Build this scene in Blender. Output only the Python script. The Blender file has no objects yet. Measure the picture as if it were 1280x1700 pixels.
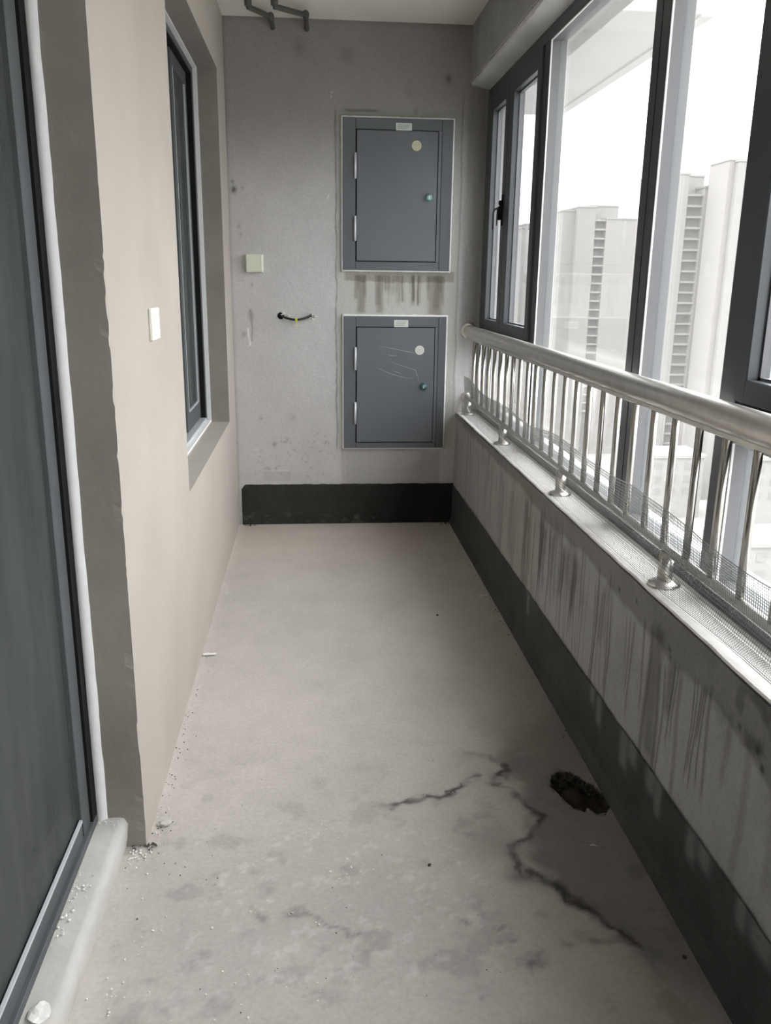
import bpy, bmesh, math, random
import numpy as np
from mathutils import Matrix, Vector

random.seed(7)
S = bpy.context.scene
C = S.collection

# ------------------------------------------------------------------ camera
FPX, PITCH, YAW, ROLL = 1404.45, .2687, .0884, .0129
fw = Vector((math.sin(YAW) * math.cos(PITCH), math.cos(YAW) * math.cos(PITCH), -math.sin(PITCH)))
r0 = fw.cross(Vector((0, 0, 1))).normalized()
u0 = r0.cross(fw)
rt = r0 * math.cos(ROLL) + u0 * math.sin(ROLL)
up = u0 * math.cos(ROLL) - r0 * math.sin(ROLL)
cam = bpy.data.objects.new('camera', bpy.data.cameras.new('camera'))
C.objects.link(cam)
M = Matrix((rt, up, -fw)).transposed().to_4x4()
M.translation = Vector((.4262, 0, 1.38))
cam.matrix_world = M
cam.data.sensor_fit = 'HORIZONTAL'
cam.data.sensor_width = 36
cam.data.lens = FPX / 1280 * 36
cam.data.clip_start = .02
cam.data.clip_end = 3000
S.camera = cam

# ------------------------------------------------------------------ sky: bright even haze
SKY = 3.0
w = bpy.data.worlds.new('hazy_sky')
S.world = w
w.use_nodes = True
nt = w.node_tree
bg = nt.nodes['Background']
tc = nt.nodes.new('ShaderNodeTexCoord')
sp = nt.nodes.new('ShaderNodeSeparateXYZ')
cr = nt.nodes.new('ShaderNodeValToRGB')
nt.links.new(tc.outputs['Generated'], sp.inputs[0])
nt.links.new(sp.outputs['Z'], cr.inputs[0])
cr.color_ramp.elements[0].position = 0.0
cr.color_ramp.elements[0].color = (.90, .915, .94, 1)
cr.color_ramp.elements[1].position = .5
cr.color_ramp.elements[1].color = (.975, .985, 1, 1)
nt.links.new(cr.outputs[0], bg.inputs[0])
# overcast sky: about three times brighter overhead than at the horizon
mr = nt.nodes.new('ShaderNodeMapRange')
mr.inputs[3].default_value = SKY * .5
mr.inputs[4].default_value = SKY * 1.55
nt.links.new(sp.outputs['Z'], mr.inputs[0])
nt.links.new(mr.outputs[0], bg.inputs[1])

S.view_settings.view_transform = 'Standard'
S.view_settings.look = 'None'
S.view_settings.gamma = 1
S.view_settings.exposure = 1.6
S.view_settings.use_curve_mapping = False
S.cycles.diffuse_bounces = 7
S.cycles.transparent_max_bounces = 24
S.cycles.max_bounces = 14

# ------------------------------------------------------------------ materials
def nodes(name):
    m = bpy.data.materials.new(name)
    m.use_nodes = True
    return m, m.node_tree, m.node_tree.nodes['Principled BSDF']

def mat(name, col, rough=.6, metal=0., spec=.5, var=.0, scale=8., bump=0., bscale=60., stretch=(1, 1, 1)):
    m, t, b = nodes(name)
    b.inputs['Base Color'].default_value = (*col, 1)
    b.inputs['Roughness'].default_value = rough
    b.inputs['Metallic'].default_value = metal
    b.inputs['Specular IOR Level'].default_value = spec
    g = t.nodes.new('ShaderNodeNewGeometry')
    mp = t.nodes.new('ShaderNodeMapping')
    mp.inputs['Scale'].default_value = stretch
    t.links.new(g.outputs['Position'], mp.inputs[0])
    if var:
        n = t.nodes.new('ShaderNodeTexNoise')
        n.inputs['Scale'].default_value = scale
        n.inputs['Detail'].default_value = 5
        t.links.new(mp.outputs[0], n.inputs[0])
        r = t.nodes.new('ShaderNodeMapRange')
        r.inputs[1].default_value = .3
        r.inputs[2].default_value = .7
        r.inputs[3].default_value = 1 - var
        r.inputs[4].default_value = 1 + var
        t.links.new(n.outputs[0], r.inputs[0])
        v = t.nodes.new('ShaderNodeVectorMath')
        v.operation = 'SCALE'
        v.inputs[0].default_value = col
        t.links.new(r.outputs[0], v.inputs['Scale'])
        t.links.new(v.outputs[0], b.inputs['Base Color'])
    if bump:
        n2 = t.nodes.new('ShaderNodeTexNoise')
        n2.inputs['Scale'].default_value = bscale
        n2.inputs['Detail'].default_value = 6
        t.links.new(mp.outputs[0], n2.inputs[0])
        bp = t.nodes.new('ShaderNodeBump')
        bp.inputs['Strength'].default_value = bump
        bp.inputs['Distance'].default_value = .004
        t.links.new(n2.outputs[0], bp.inputs['Height'])
        t.links.new(bp.outputs[0], b.inputs['Normal'])
    return m

def attr_mat(name, rough=.9, bump=.35, bscale=45., spec=.3, fine=.06):
    """albedo with its stains and painted shade comes from the mesh attribute 'stain', fine grain from noise"""
    m, t, b = nodes(name)
    b.inputs['Roughness'].default_value = rough
    b.inputs['Specular IOR Level'].default_value = spec
    a = t.nodes.new('ShaderNodeAttribute')
    a.attribute_name = 'stain_shade'
    g = t.nodes.new('ShaderNodeNewGeometry')
    n = t.nodes.new('ShaderNodeTexNoise')
    n.inputs['Scale'].default_value = 90
    n.inputs['Detail'].default_value = 6
    t.links.new(g.outputs['Position'], n.inputs[0])
    r = t.nodes.new('ShaderNodeMapRange')
    r.inputs[1].default_value = .3
    r.inputs[2].default_value = .7
    r.inputs[3].default_value = 1 - fine
    r.inputs[4].default_value = 1 + fine
    t.links.new(n.outputs[0], r.inputs[0])
    v = t.nodes.new('ShaderNodeVectorMath')
    v.operation = 'SCALE'
    t.links.new(a.outputs['Color'], v.inputs[0])
    t.links.new(r.outputs[0], v.inputs['Scale'])
    t.links.new(v.outputs[0], b.inputs['Base Color'])
    n2 = t.nodes.new('ShaderNodeTexNoise')
    n2.inputs['Scale'].default_value = bscale
    n2.inputs['Detail'].default_value = 7
    t.links.new(g.outputs['Position'], n2.inputs[0])
    bp = t.nodes.new('ShaderNodeBump')
    bp.inputs['Strength'].default_value = bump
    bp.inputs['Distance'].default_value = .003
    t.links.new(n2.outputs[0], bp.inputs['Height'])
    t.links.new(bp.outputs[0], b.inputs['Normal'])
    return m

def glass_mat(name, dust=.05, tint=(.98, .98, .98), film=(.8, .8, .8), refl=1.0, streak=False):
    m = bpy.data.materials.new(name)
    m.use_nodes = True
    t = m.node_tree
    for n in list(t.nodes):
        t.nodes.remove(n)
    out = t.nodes.new('ShaderNodeOutputMaterial')
    tr = t.nodes.new('ShaderNodeBsdfTransparent')
    tr.inputs[0].default_value = (*tint, 1)
    gl = t.nodes.new('ShaderNodeBsdfGlossy')
    gl.inputs['Roughness'].default_value = .03
    lw_ = t.nodes.new('ShaderNodeLayerWeight')      # Schlick: .04 + .96 (1 - cos)^5
    lw_.inputs[0].default_value = .5
    pw_ = t.nodes.new('ShaderNodeMath')
    pw_.operation = 'POWER'
    pw_.inputs[1].default_value = 5
    t.links.new(lw_.outputs['Facing'], pw_.inputs[0])
    mu = t.nodes.new('ShaderNodeMath')
    mu.operation = 'MULTIPLY_ADD'
    mu.inputs[1].default_value = .96 * refl
    mu.inputs[2].default_value = .04 * refl
    t.links.new(pw_.outputs[0], mu.inputs[0])
    mx = t.nodes.new('ShaderNodeMixShader')
    t.links.new(mu.outputs[0], mx.inputs[0])
    t.links.new(tr.outputs[0], mx.inputs[1])
    t.links.new(gl.outputs[0], mx.inputs[2])
    d = t.nodes.new('ShaderNodeBsdfDiffuse')
    d.inputs[0].default_value = (*film, 1)
    tl = t.nodes.new('ShaderNodeBsdfTranslucent')
    tl.inputs[0].default_value = (*film, 1)
    md = t.nodes.new('ShaderNodeMixShader')
    md.inputs[0].default_value = .5
    t.links.new(d.outputs[0], md.inputs[1])
    t.links.new(tl.outputs[0], md.inputs[2])
    m2 = t.nodes.new('ShaderNodeMixShader')
    m2.inputs[0].default_value = dust
    if streak:
        g = t.nodes.new('ShaderNodeNewGeometry')
        mp = t.nodes.new('ShaderNodeMapping')
        mp.inputs['Scale'].default_value = (5, 5, .8)
        t.links.new(g.outputs['Position'], mp.inputs[0])
        n = t.nodes.new('ShaderNodeTexNoise')
        n.inputs['Scale'].default_value = 1.6
        n.inputs['Detail'].default_value = 6
        t.links.new(mp.outputs[0], n.inputs[0])
        r = t.nodes.new('ShaderNodeMapRange')
        r.inputs[1].default_value = .35
        r.inputs[2].default_value = .65
        r.inputs[3].default_value = dust * .75
        r.inputs[4].default_value = min(1, dust * 1.25)
        t.links.new(n.outputs[0], r.inputs[0])
        t.links.new(r.outputs[0], m2.inputs[0])
    t.links.new(mx.outputs[0], m2.inputs[1])
    t.links.new(md.outputs[0], m2.inputs[2])
    t.links.new(m2.outputs[0], out.inputs[0])
    return m

M_floor = attr_mat('rough cement floor', rough=.72, bump=.3, spec=.35, fine=.07)
M_wall = attr_mat('grey cement render', rough=.93, bump=.35, fine=.07)
M_par = attr_mat('stained cement parapet', rough=.9, bump=.5, fine=.08)
M_coat = attr_mat('waterproof coating', rough=.8, bump=.5, bscale=70, fine=.12, spec=.25)
M_cream = mat('cream plaster', (.435, .402, .355), .92, var=.05, scale=3.0, bump=.18, bscale=25, spec=.2)
M_reveal = mat('raw grey brown plaster', (.27, .25, .225), .94, var=.12, scale=4, bump=.3, bscale=40, spec=.2)
M_ceiling = mat('whitewashed ceiling', (.78, .765, .70), .95, var=.05, scale=3, bump=.2, bscale=30)
M_beam = mat('rough cement beam', (.33, .33, .325), .95, var=.12, scale=6, bump=.5, bscale=35)
M_soffit = mat('pale window head plaster', (.58, .58, .57), .95, var=.05, scale=8, bump=.25)
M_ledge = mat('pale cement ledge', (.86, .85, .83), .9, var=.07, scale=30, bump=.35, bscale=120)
M_step = mat('smooth cement threshold', (.50, .49, .46), .85, var=.07, scale=14, bump=.3, bscale=60)
M_alu = mat('dark grey powder coated aluminium', (.058, .066, .073), .42, spec=.5, bump=.04, bscale=200)
M_alu_door = mat('mid grey aluminium', (.085, .092, .096), .62, spec=.3, var=.1, scale=12, bump=.04, bscale=120)
M_bead = mat('light grey glazing bead', (.50, .53, .55), .4)
M_bead2 = mat('mid grey glazing bead', (.155, .158, .165), .5)
M_black = mat('black rubber', (.008, .008, .009), .7, spec=.2)
M_white = mat('white sealant', (.78, .79, .79), .7, var=.04, scale=30, bump=.2, bscale=80)
M_glass = glass_mat('dusty window glass', dust=.05, film=(.82, .82, .78))
M_glass2 = glass_mat('clear casement glass', dust=.02, film=(.8, .82, .85))
M_glassdoor = glass_mat('filmed door glass', dust=.62, tint=(.55, .6, .6), film=(.17, .18, .182), refl=.55, streak=True)
M_steel = mat('brushed stainless steel', (.74, .715, .67), .36, metal=1., var=.08, scale=25, bump=.05, bscale=90)
M_steel2 = mat('bright stainless tube', (.46, .445, .415), .28, metal=1.)
M_mesh = mat('grey plastic netting', (.28, .285, .28), .5)
M_cab = mat('blue grey sheet steel', (.118, .130, .142), .45, spec=.45, var=.05, scale=5, bump=.05, bscale=90)
M_cab2 = mat('blue grey door sheet', (.135, .147, .165), .36, spec=.5, var=.04, scale=5, bump=.04, bscale=60)
M_zinc = mat('pale hinge steel', (.72, .73, .78), .35, metal=.3)
M_lock = mat('green tinted lock', (.30, .48, .46), .3, metal=.6)
M_lock2 = mat('dark green lock', (.10, .20, .20), .3, metal=.6)
M_sticker = mat('pale paper sticker', (.62, .67, .62), .7)
M_ink = mat('faint grey print', (.40, .45, .42), .8)
M_ring = mat('yellowed paper ring', (.60, .60, .38), .7)
M_disc = mat('white paper disc', (.72, .74, .68), .7)
M_ivory = mat('ivory plastic', (.70, .72, .60), .4)
M_ivory2 = mat('bright ivory plastic', (.85, .85, .76), .4)
M_cable = mat('black cable sheath', (.012, .012, .012), .5)
M_tag = mat('yellow plastic tie', (.70, .72, .08), .5)
M_foil = mat('crumpled silver lining', (.80, .79, .77), .5, metal=.15)
M_pipe = mat('grey green pipe', (.085, .083, .068), .6, var=.1, scale=20)
M_debris = mat('white plaster crumb', (.80, .79, .76), .9)
M_dirt = mat('dark crumb', (.07, .065, .055), .95)
M_mud = mat('black brown broken cement', (.018, .014, .010), .85, var=.4, scale=40, bump=.8, bscale=90)
M_film = mat('clear film crease', (.50, .53, .56), .25)
M_tower = mat('pale tower cladding', (.168, .164, .155), .95, var=.03, scale=.2, stretch=(.05, .05, 1.2))
M_tower2 = mat('warm tower cladding', (.176, .169, .159), .95, var=.03, scale=.2, stretch=(.05, .05, 1.2))
M_tglass = mat('hazy tower windows', (.134, .133, .130), .9)
M_tslab = mat('pale balcony slab', (.18, .176, .168), .9)
M_ground = mat('hazy city ground', (.19, .187, .18), 1., var=.06, scale=.02)
M_green = mat('hazy tree green', (.14, .165, .13), 1., var=.15, scale=.3)
M_slab = mat('pale exterior render', (.46, .46, .455), .95, var=.03, scale=2)
M_room = mat('unlit room plaster', (.16, .165, .165), .95, var=.15, scale=2)

# ------------------------------------------------------------------ helpers
def link(name, me, m, parent=None):
    o = bpy.data.objects.new(name, me)
    C.objects.link(o)
    if m:
        me.materials.append(m)
    if parent:
        o.parent = parent
    return o

def tag(o, label, cat=None, group=None, kind=None):
    o['label'] = label
    if cat: o['category'] = cat
    if group: o['group'] = group
    if kind: o['kind'] = kind
    return o

def empty(name, loc, label, cat, group=None, kind=None):
    o = bpy.data.objects.new(name, None)
    o.empty_display_size = .05
    C.objects.link(o)
    o.location = loc
    return tag(o, label, cat, group, kind)

class B:
    """collects shapes given in world metres, links them as one mesh"""
    def __init__(s):
        s.bm = bmesh.new()
    def box(s, x0, x1, y0, y1, z0, z1, bev=0., seg=1):
        r = bmesh.ops.create_cube(s.bm, size=1)
        vs = r['verts']
        for v in vs:
            v.co = Vector(((x0 + x1) / 2 + v.co.x * (x1 - x0), (y0 + y1) / 2 + v.co.y * (y1 - y0), (z0 + z1) / 2 + v.co.z * (z1 - z0)))
        if bev:
            es = list({e for v in vs for e in v.link_edges})
            bmesh.ops.bevel(s.bm, geom=es, offset=bev, segments=seg, affect='EDGES', profile=.5)
        return s
    def tube(s, pts, r, n=12, cap=True):
        pts = [Vector(p) for p in pts]
        rr = r if isinstance(r, (list, tuple)) else [r] * len(pts)
        rings = []
        ref = None
        for i, p in enumerate(pts):
            d = (pts[min(i + 1, len(pts) - 1)] - pts[max(i - 1, 0)]).normalized()
            if ref is None:
                ref = Vector((0, 0, 1)) if abs(d.z) < .9 else Vector((1, 0, 0))
            a = (ref - d * ref.dot(d)).normalized()
            ref = a
            b = d.cross(a)
            rings.append([s.bm.verts.new(p + (a * math.cos(k * 2 * math.pi / n) + b * math.sin(k * 2 * math.pi / n)) * rr[i]) for k in range(n)])
        for a, b in zip(rings, rings[1:]):
            for k in range(n):
                f = s.bm.faces.new((a[k], a[(k + 1) % n], b[(k + 1) % n], b[k]))
                f.smooth = n > 4
        if cap:
            s.bm.faces.new(rings[0][::-1])
            s.bm.faces.new(rings[-1])
        return s
    def lathe(s, c, axis, prof, n=20):
        """prof = [(radius, distance along axis)]"""
        c = Vector(c); d = Vector(axis).normalized()
        ref = Vector((0, 0, 1)) if abs(d.z) < .9 else Vector((1, 0, 0))
        a = (ref - d * ref.dot(d)).normalized(); b = d.cross(a)
        rings = []
        for r, h in prof:
            rings.append([s.bm.verts.new(c + d * h + (a * math.cos(k * 2 * math.pi / n) + b * math.sin(k * 2 * math.pi / n)) * max(r, 1e-5)) for k in range(n)])
        for p, q in zip(rings, rings[1:]):
            for k in range(n):
                f = s.bm.faces.new((p[k], p[(k + 1) % n], q[(k + 1) % n], q[k]))
                f.smooth = True
        s.bm.faces.new(rings[0][::-1]); s.bm.faces.new(rings[-1])
        return s
    def lump(s, c, r, sq=(1, 1, .6), seed=0, sub=1):
        rnd = random.Random(seed)
        g = bmesh.ops.create_icosphere(s.bm, subdivisions=sub, radius=1)
        for v in g['verts']:
            k = r * rnd.uniform(.65, 1.15)
            v.co = Vector((c[0] + v.co.x * k * sq[0], c[1] + v.co.y * k * sq[1], c[2] + v.co.z * k * sq[2]))
        return s
    def build(s, name, m, parent=None):
        bmesh.ops.recalc_face_normals(s.bm, faces=s.bm.faces)
        me = bpy.data.meshes.new(name)
        s.bm.to_mesh(me)
        s.bm.free()
        o = link(name, me, m)
        if parent:
            o.parent = parent
            pl = parent.location.copy()
            q = parent.parent
            while q:
                pl += q.location
                q = q.parent
            me.transform(Matrix.Translation(-pl))
        return o

def box(name, m, d, parent=None, bev=0., seg=1):
    return B().box(*d, bev=bev, seg=seg).build(name, m, parent)

# value noise in numpy
def vn(x, y, seed):
    rs = np.random.RandomState(seed)
    t = rs.rand(256, 256)
    xi = np.floor(x).astype(int); yi = np.floor(y).astype(int)
    fx = x - xi; fy = y - yi
    fx = fx * fx * (3 - 2 * fx); fy = fy * fy * (3 - 2 * fy)
    g = lambda a, b: t[a % 256, b % 256]
    return (g(xi, yi) * (1 - fx) + g(xi + 1, yi) * fx) * (1 - fy) + (g(xi, yi + 1) * (1 - fx) + g(xi + 1, yi + 1) * fx) * fy

def fbm(x, y, seed, o=4):
    v = 0; a = .5; s = 0
    for k in range(o):
        v = v + a * vn(x * 2 ** k, y * 2 ** k, seed + k); s += a; a *= .5
    return v / s

def ss(a, b, x):
    t = np.clip((x - a) / (b - a), 0, 1)
    return t * t * (3 - 2 * t)

def grid(name, us, vs, pos, col, m, parent=None, flip=False, smooth=True):
    U, V = np.meshgrid(us, vs, indexing='ij')
    P = np.stack(pos(U, V), -1).reshape(-1, 3)
    nu, nv = len(us), len(vs)
    i = np.arange(nu * nv).reshape(nu, nv)
    q = np.stack([i[:-1, :-1], i[1:, :-1], i[1:, 1:], i[:-1, 1:]], -1).reshape(-1, 4)
    if flip:
        q = q[:, ::-1]
    me = bpy.data.meshes.new(name)
    me.vertices.add(len(P)); me.vertices.foreach_set('co', P.astype(np.float32).ravel())
    me.loops.add(q.size); me.loops.foreach_set('vertex_index', q.astype(np.int32).ravel())
    me.polygons.add(len(q)); me.polygons.foreach_set('loop_start', (np.arange(len(q)) * 4).astype(np.int32))
    if smooth:
        me.polygons.foreach_set('use_smooth', np.ones(len(q), bool))
    me.update(calc_edges=True)
    c = np.clip(np.broadcast_to(col(U, V), U.shape + (3,)), .003, 1).reshape(-1, 3)
    a = me.attributes.new('stain_shade', 'FLOAT_COLOR', 'POINT')
    a.data.foreach_set('color', np.concatenate([c, np.ones((len(c), 1))], 1).astype(np.float32).ravel())
    return link(name, me, m, parent)

def segdist(X, Y, pts):
    d = np.full(X.shape, 9.)
    for (ax, ay), (bx, by) in zip(pts, pts[1:]):
        vx, vy = bx - ax, by - ay
        t = np.clip(((X - ax) * vx + (Y - ay) * vy) / (vx * vx + vy * vy + 1e-9), 0, 1)
        d = np.minimum(d, np.hypot(X - ax - t * vx, Y - ay - t * vy))
    return d

D, W, H, BACK = 4.756, 1.243, 2.632, -1.6
WX = 1.36            # inner face of the window frames
PT = .65             # parapet top

# ================================================================== LARGE STRUCTURE
# ---- floor: height field with the broken drain pit near the right wall
ys = np.concatenate([np.arange(BACK, 1.0, .03), np.arange(1.0, 1.88, .008), np.arange(1.88, 2.2, .004), np.arange(2.2, 3.2, .01), np.arange(3.2, D + .03, .02)])
xs = np.concatenate([np.arange(-.06, 1.07, .008), np.arange(1.07, 1.262, .0035)])
PITP = [(1.088, 2.06), (1.105, 2.105), (1.135, 2.135), (1.165, 2.128), (1.19, 2.09), (1.212, 2.06), (1.228, 2.01), (1.226, 1.955), (1.205, 1.926), (1.18, 1.923), (1.162, 1.955), (1.15, 1.935), (1.125, 1.955), (1.105, 2.0)]
def inpoly(X, Y, poly):
    ins = np.zeros(X.shape, bool)
    n = len(poly)
    for k in range(n):
        x1, y1 = poly[k]; x2, y2 = poly[(k + 1) % n]
        c = ((y1 > Y) != (y2 > Y)) & (X < (x2 - x1) * (Y - y1) / (y2 - y1 + 1e-12) + x1)
        ins ^= c
    return ins
def pitdepth(X, Y):
    wx = X + .012 * (fbm(X * 60, Y * 60, 3) - .5); wy = Y + .016 * (fbm(X * 60, Y * 60, 9) - .5)
    ins = inpoly(wx, wy, PITP)
    d = segdist(wx, wy, PITP + PITP[:1])
    return np.where(ins, ss(0, .012, d) * (.020 + .035 * np.exp(-((X - 1.197) ** 2 + (Y - 1.985) ** 2) / .0016)) + .008 * fbm(X * 70, Y * 70, 21), 0), ins
def floor_pos(X, Y):
    z = .004 * (fbm(X * 2, Y * 2, 1) - .5) + .0012 * (fbm(X * 14, Y * 14, 2) - .5)
    dp, ins = pitdepth(X, Y)
    return X, Y, z - dp
CR1 = [(.62, 2.0), (.715, 2.016), (.79, 2.03), (.85, 2.09), (.885, 2.12)]
CR2 = [(.87, 2.24), (.94, 2.22), (.98, 2.165), (.95, 2.1), (.925, 2.08), (.975, 2.05), (1.005, 1.98), (1.02, 1.92), (.995, 1.86), (.94, 1.815), (.91, 1.76), (.935, 1.70), (1.0, 1.655), (1.046, 1.572), (1.10, 1.468)]
CR3 = [(.86, 1.42), (.92, 1.46), (1.0, 1.48), (1.1, 1.468)]
CR4 = [(.28, 1.64), (.30, 1.60), (.34, 1.60), (.38, 1.62), (.41, 1.60), (.46, 1.56), (.52, 1.53)]
CR5 = [(.74, 1.56), (.80, 1.545), (.86, 1.53), (.87, 1.50), (.80, 1.49)]
def floor_col(X, Y):
    big = fbm(X * 1.7, Y * 1.3, 31); med = fbm(X * 7, Y * 7, 33)
    k = 1 + .16 * (big - .5) + .16 * (med - .5) + .10 * (fbm(X * 30, Y * 22, 35, 3) - .5)
    c = np.stack([.462 * k, .436 * k, .406 * k], -1)
    wx = X + .06 * (fbm(X * 10, Y * 10, 41) - .5) + .035 * (fbm(X * 38, Y * 38, 43, 3) - .5); wy = Y + .06 * (fbm(X * 10, Y * 10, 45) - .5) + .035 * (fbm(X * 38, Y * 38, 47, 3) - .5)
    # wet cement right of the tide line, deepened by painted parapet shade
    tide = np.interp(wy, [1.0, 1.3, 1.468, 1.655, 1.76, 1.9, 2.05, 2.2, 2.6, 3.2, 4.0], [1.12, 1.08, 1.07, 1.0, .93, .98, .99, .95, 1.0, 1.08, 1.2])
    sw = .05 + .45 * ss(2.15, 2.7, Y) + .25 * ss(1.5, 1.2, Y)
    damp_shade = ss(-.02 - .5 * (sw - .05), sw, wx - tide) * ss(4.2, 2.4, Y) * .54
    damp2 = np.exp(-(((X - .86) / .07) ** 2 + ((Y - 1.84) / .09) ** 2)) * .25
    d = np.minimum(segdist(wx, wy, CR1), segdist(wx, wy, CR2) * .75)
    line = np.exp(-(d / .009) ** 2) * (.3 + .7 * ss(.3, .6, fbm(X * 20, Y * 20, 51))) * .74 + np.exp(-(d / .035) ** 2) * .16 * fbm(X * 30, Y * 30, 53)
    d2 = np.minimum(np.minimum(segdist(wx, wy, CR3) * .8, segdist(wx, wy, CR4) * 1.1), segdist(wx, wy, CR5) * 1.6)
    line2 = np.exp(-(d2 / .008) ** 2) * .40 * ss(.3, .6, fbm(X * 24, Y * 24, 57))
    thick = np.exp(-(segdist(wx, wy, [(.91, 1.70), (1.0, 1.66), (1.05, 1.58)]) / .025) ** 2) * .35
    mott = ss(.58, .72, fbm(X * 16, Y * 16, 61)) * ss(2.6, 1.7, Y) * .18
    edge = np.exp(-((X + .0) / .03) ** 2) * (Y > 1.87) * (-.12)
    f = (1 - damp_shade) * (1 - damp2) * (1 - line) * (1 - line2) * (1 - thick) * (1 - mott) - edge
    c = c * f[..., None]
    # light scuffs
    sc = ss(.66, .74, fbm(X * 40, Y * 40, 71, 3)) * ss(.15, .0, abs(X - .45) - .3) * ss(1.95, 1.85, Y) * ss(1.3, 1.45, Y) * .07
    c = c + sc[..., None]
    warm = ss(3.6, 4.5, Y)[..., None] * np.array([.035, .012, -.01])
    c = c + warm
    dp, ins = pitdepth(X, Y)
    dd = segdist(X, Y, PITP + PITP[:1])
    halo = np.exp(-(dd / .012) ** 2) * ss(.4, .7, fbm(X * 60, Y * 60, 81)) * .5
    c = c * (1 - halo[..., None])
    pit = np.stack([.022 + 0 * X, .018 + 0 * X, .013 + 0 * X], -1) * (.6 + .8 * fbm(X * 60, Y * 60, 83))[..., None]
    ledge = ins & (X < 1.16) & (Y > 1.99)
    pit = np.where(ledge[..., None], pit * 1.9, pit)
    return np.where(ins[..., None], pit, c)
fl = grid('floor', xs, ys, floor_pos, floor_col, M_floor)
tag(fl, 'bare grey cement balcony floor with dark tide marks and a broken drain pit', 'floor', kind='structure')

# ---- far wall
def rect(X, Z, x0, x1, z0, z1, s=.006):
    return ss(x0 - s, x0 + s, X) * ss(x1 + s, x1 - s, X) * ss(z0 - s, z0 + s, Z) * ss(z1 + s, z1 - s, Z)
rs = np.random.RandomState(5)
dripsF = [(rs.uniform(.67, 1.16), rs.uniform(.05, .16), rs.uniform(.004, .013), rs.uniform(.08, .24)) for _ in range(34)]
dripsF += [(.70, .18, .024, .42), (.80, .18, .020, .36), (1.11, .20, .042, .42), (.925, .12, .006, .4), (.985, .12, .007, .42), (1.01, .14, .005, .4)]
def far_col(X, Z):
    k = 1 + .18 * (fbm(X * 2.2, Z * 1.8, 101) - .5) + .12 * (fbm(X * 9, Z * 7, 105) - .5) + .06 * (fbm(X * 40, Z * 30, 109, 3) - .5)
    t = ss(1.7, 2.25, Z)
    base = np.array([.53, .522, .518]) * (1 - t[..., None]) + np.array([.30, .288, .280]) * t[..., None]  # upper wall painted darker, the beam's shade put into the colour
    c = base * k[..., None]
    # re-plastered strips around the two cabinets, with ragged outer lines
    e = .59 - .018 - .014 * fbm(Z * 9, Z * 0, 121) * 1.2
    outl = np.exp(-((X - e) / .004) ** 2) * ss(.42, .47, Z) * ss(2.24, 2.2, Z)
    e2 = 1.222 + .012 * fbm(Z * 7, Z * 0 + 3, 125)
    outr = np.exp(-((X - e2) / .0045) ** 2) * ss(.6, .7, Z) * ss(2.4, 2.2, Z)
    ins = ss(-.003, .003, X - e) * ss(.003, -.003, X - e2) * ss(.43, .46, Z) * ss(2.23, 2.21, Z)
    c = c * (1 - .10 * ins[..., None] * np.array([.8, .6, 1.2]))
    c = c * (1 - .42 * (outl * (.4 + fbm(Z * 25, Z * 0, 127)) * 1.2)[..., None]) * (1 - .3 * outr[..., None])
    c = c * (1 - .35 * (ss(1.24, 1.27, X) * ss(2.4, 2.3, Z) * fbm(X * 30, Z * 3, 128))[..., None])
    top = np.exp(-((Z - 2.215 - .006 * fbm(X * 20, X * 0, 130)) / .006) ** 2) * ss(.6, .62, X) * ss(.80, .76, X)
    c = c * (1 - .5 * top[..., None])
    # wet band and runs under the upper cabinet
    zb = 1.375 - .02 * fbm(X * 30, X * 0, 133)
    wet = ss(-.004, .004, Z - zb) * ss(1.425, 1.42, Z) * ss(.60, .62, X) * ss(1.215, 1.20, X) * .36
    f = 1 - wet
    for x, l, ww, a in dripsF:
        xx = X - x - .0015 * np.sin(Z * 30 + x * 90)
        f = f * (1 - a * np.exp(-(xx / ww) ** 4) * ss(1.38 - l - .012, 1.38 - l + .01, Z) * ss(1.41, 1.39, Z))
    c = c * f[..., None] * (1 - (1 - f[..., None]) * np.array([-.04, .04, .2]))
    # patch under the lower cabinet
    c = c * (1 - .20 * rect(X, Z, .61, 1.16, .235, .435, .01) - .16 * rect(X, Z, .59, .608, .24, .44))[..., None]
    c = c * (1 - .13 * rect(X, Z, .146, .30, .255, .315, .004) + .10 * rect(X, Z, .146, .30, .312, .322, .003))[..., None]
    # mottles low on the left
    mt = ss(.62, .72, fbm(X * 60, Z * 60, 141, 4)) * ss(.42, .6, fbm(X * 9, Z * 9, 143)) * rect(X, Z, .08, .57, .25, .55, .08)
    c = c * (1 - .25 * mt[..., None])
    for (x, z, r, a) in [(1.146, 2.379, .016, .5), (.213, .47, .012, .45), (.14, .62, .01, .3), (.11, 1.34, .006, .4), (.06, 1.08, .01, .3), (.03, 1.82, .014, .75), (.025, 1.86, .008, .5), (.075, 1.83, .006, .35), (.05, 1.64, .008, .3), (.06, 1.60, .007, .3), (.32, .62, .02, .15), (.95, 2.32, .03, .12), (.62, 2.47, .03, .18), (.38, 2.5, .03, .2), (.98, 2.22, .012, .25)]:
        rr = np.hypot(X - x, (Z - z) * .8) / r + .5 * (fbm(X * 80, Z * 80, 150) - .5)
        c = c * (1 - a * np.exp(-rr ** 2))[..., None]
    sc = np.exp(-(segdist(X, Z, [(.098, 1.21), (.103, 1.16), (.106, 1.10), (.10, 1.04)]) / (.004 + .009 * np.exp(-((Z - 1.18) / .03) ** 2))) ** 2)
    c = c * (1 - .38 * sc[..., None])
    lt = np.exp(-(segdist(X, Z, [(.083, 1.11), (.086, 1.06), (.094, 1.035), (.088, 1.02)]) / .004) ** 2)
    c = c + .25 * lt[..., None]
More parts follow.
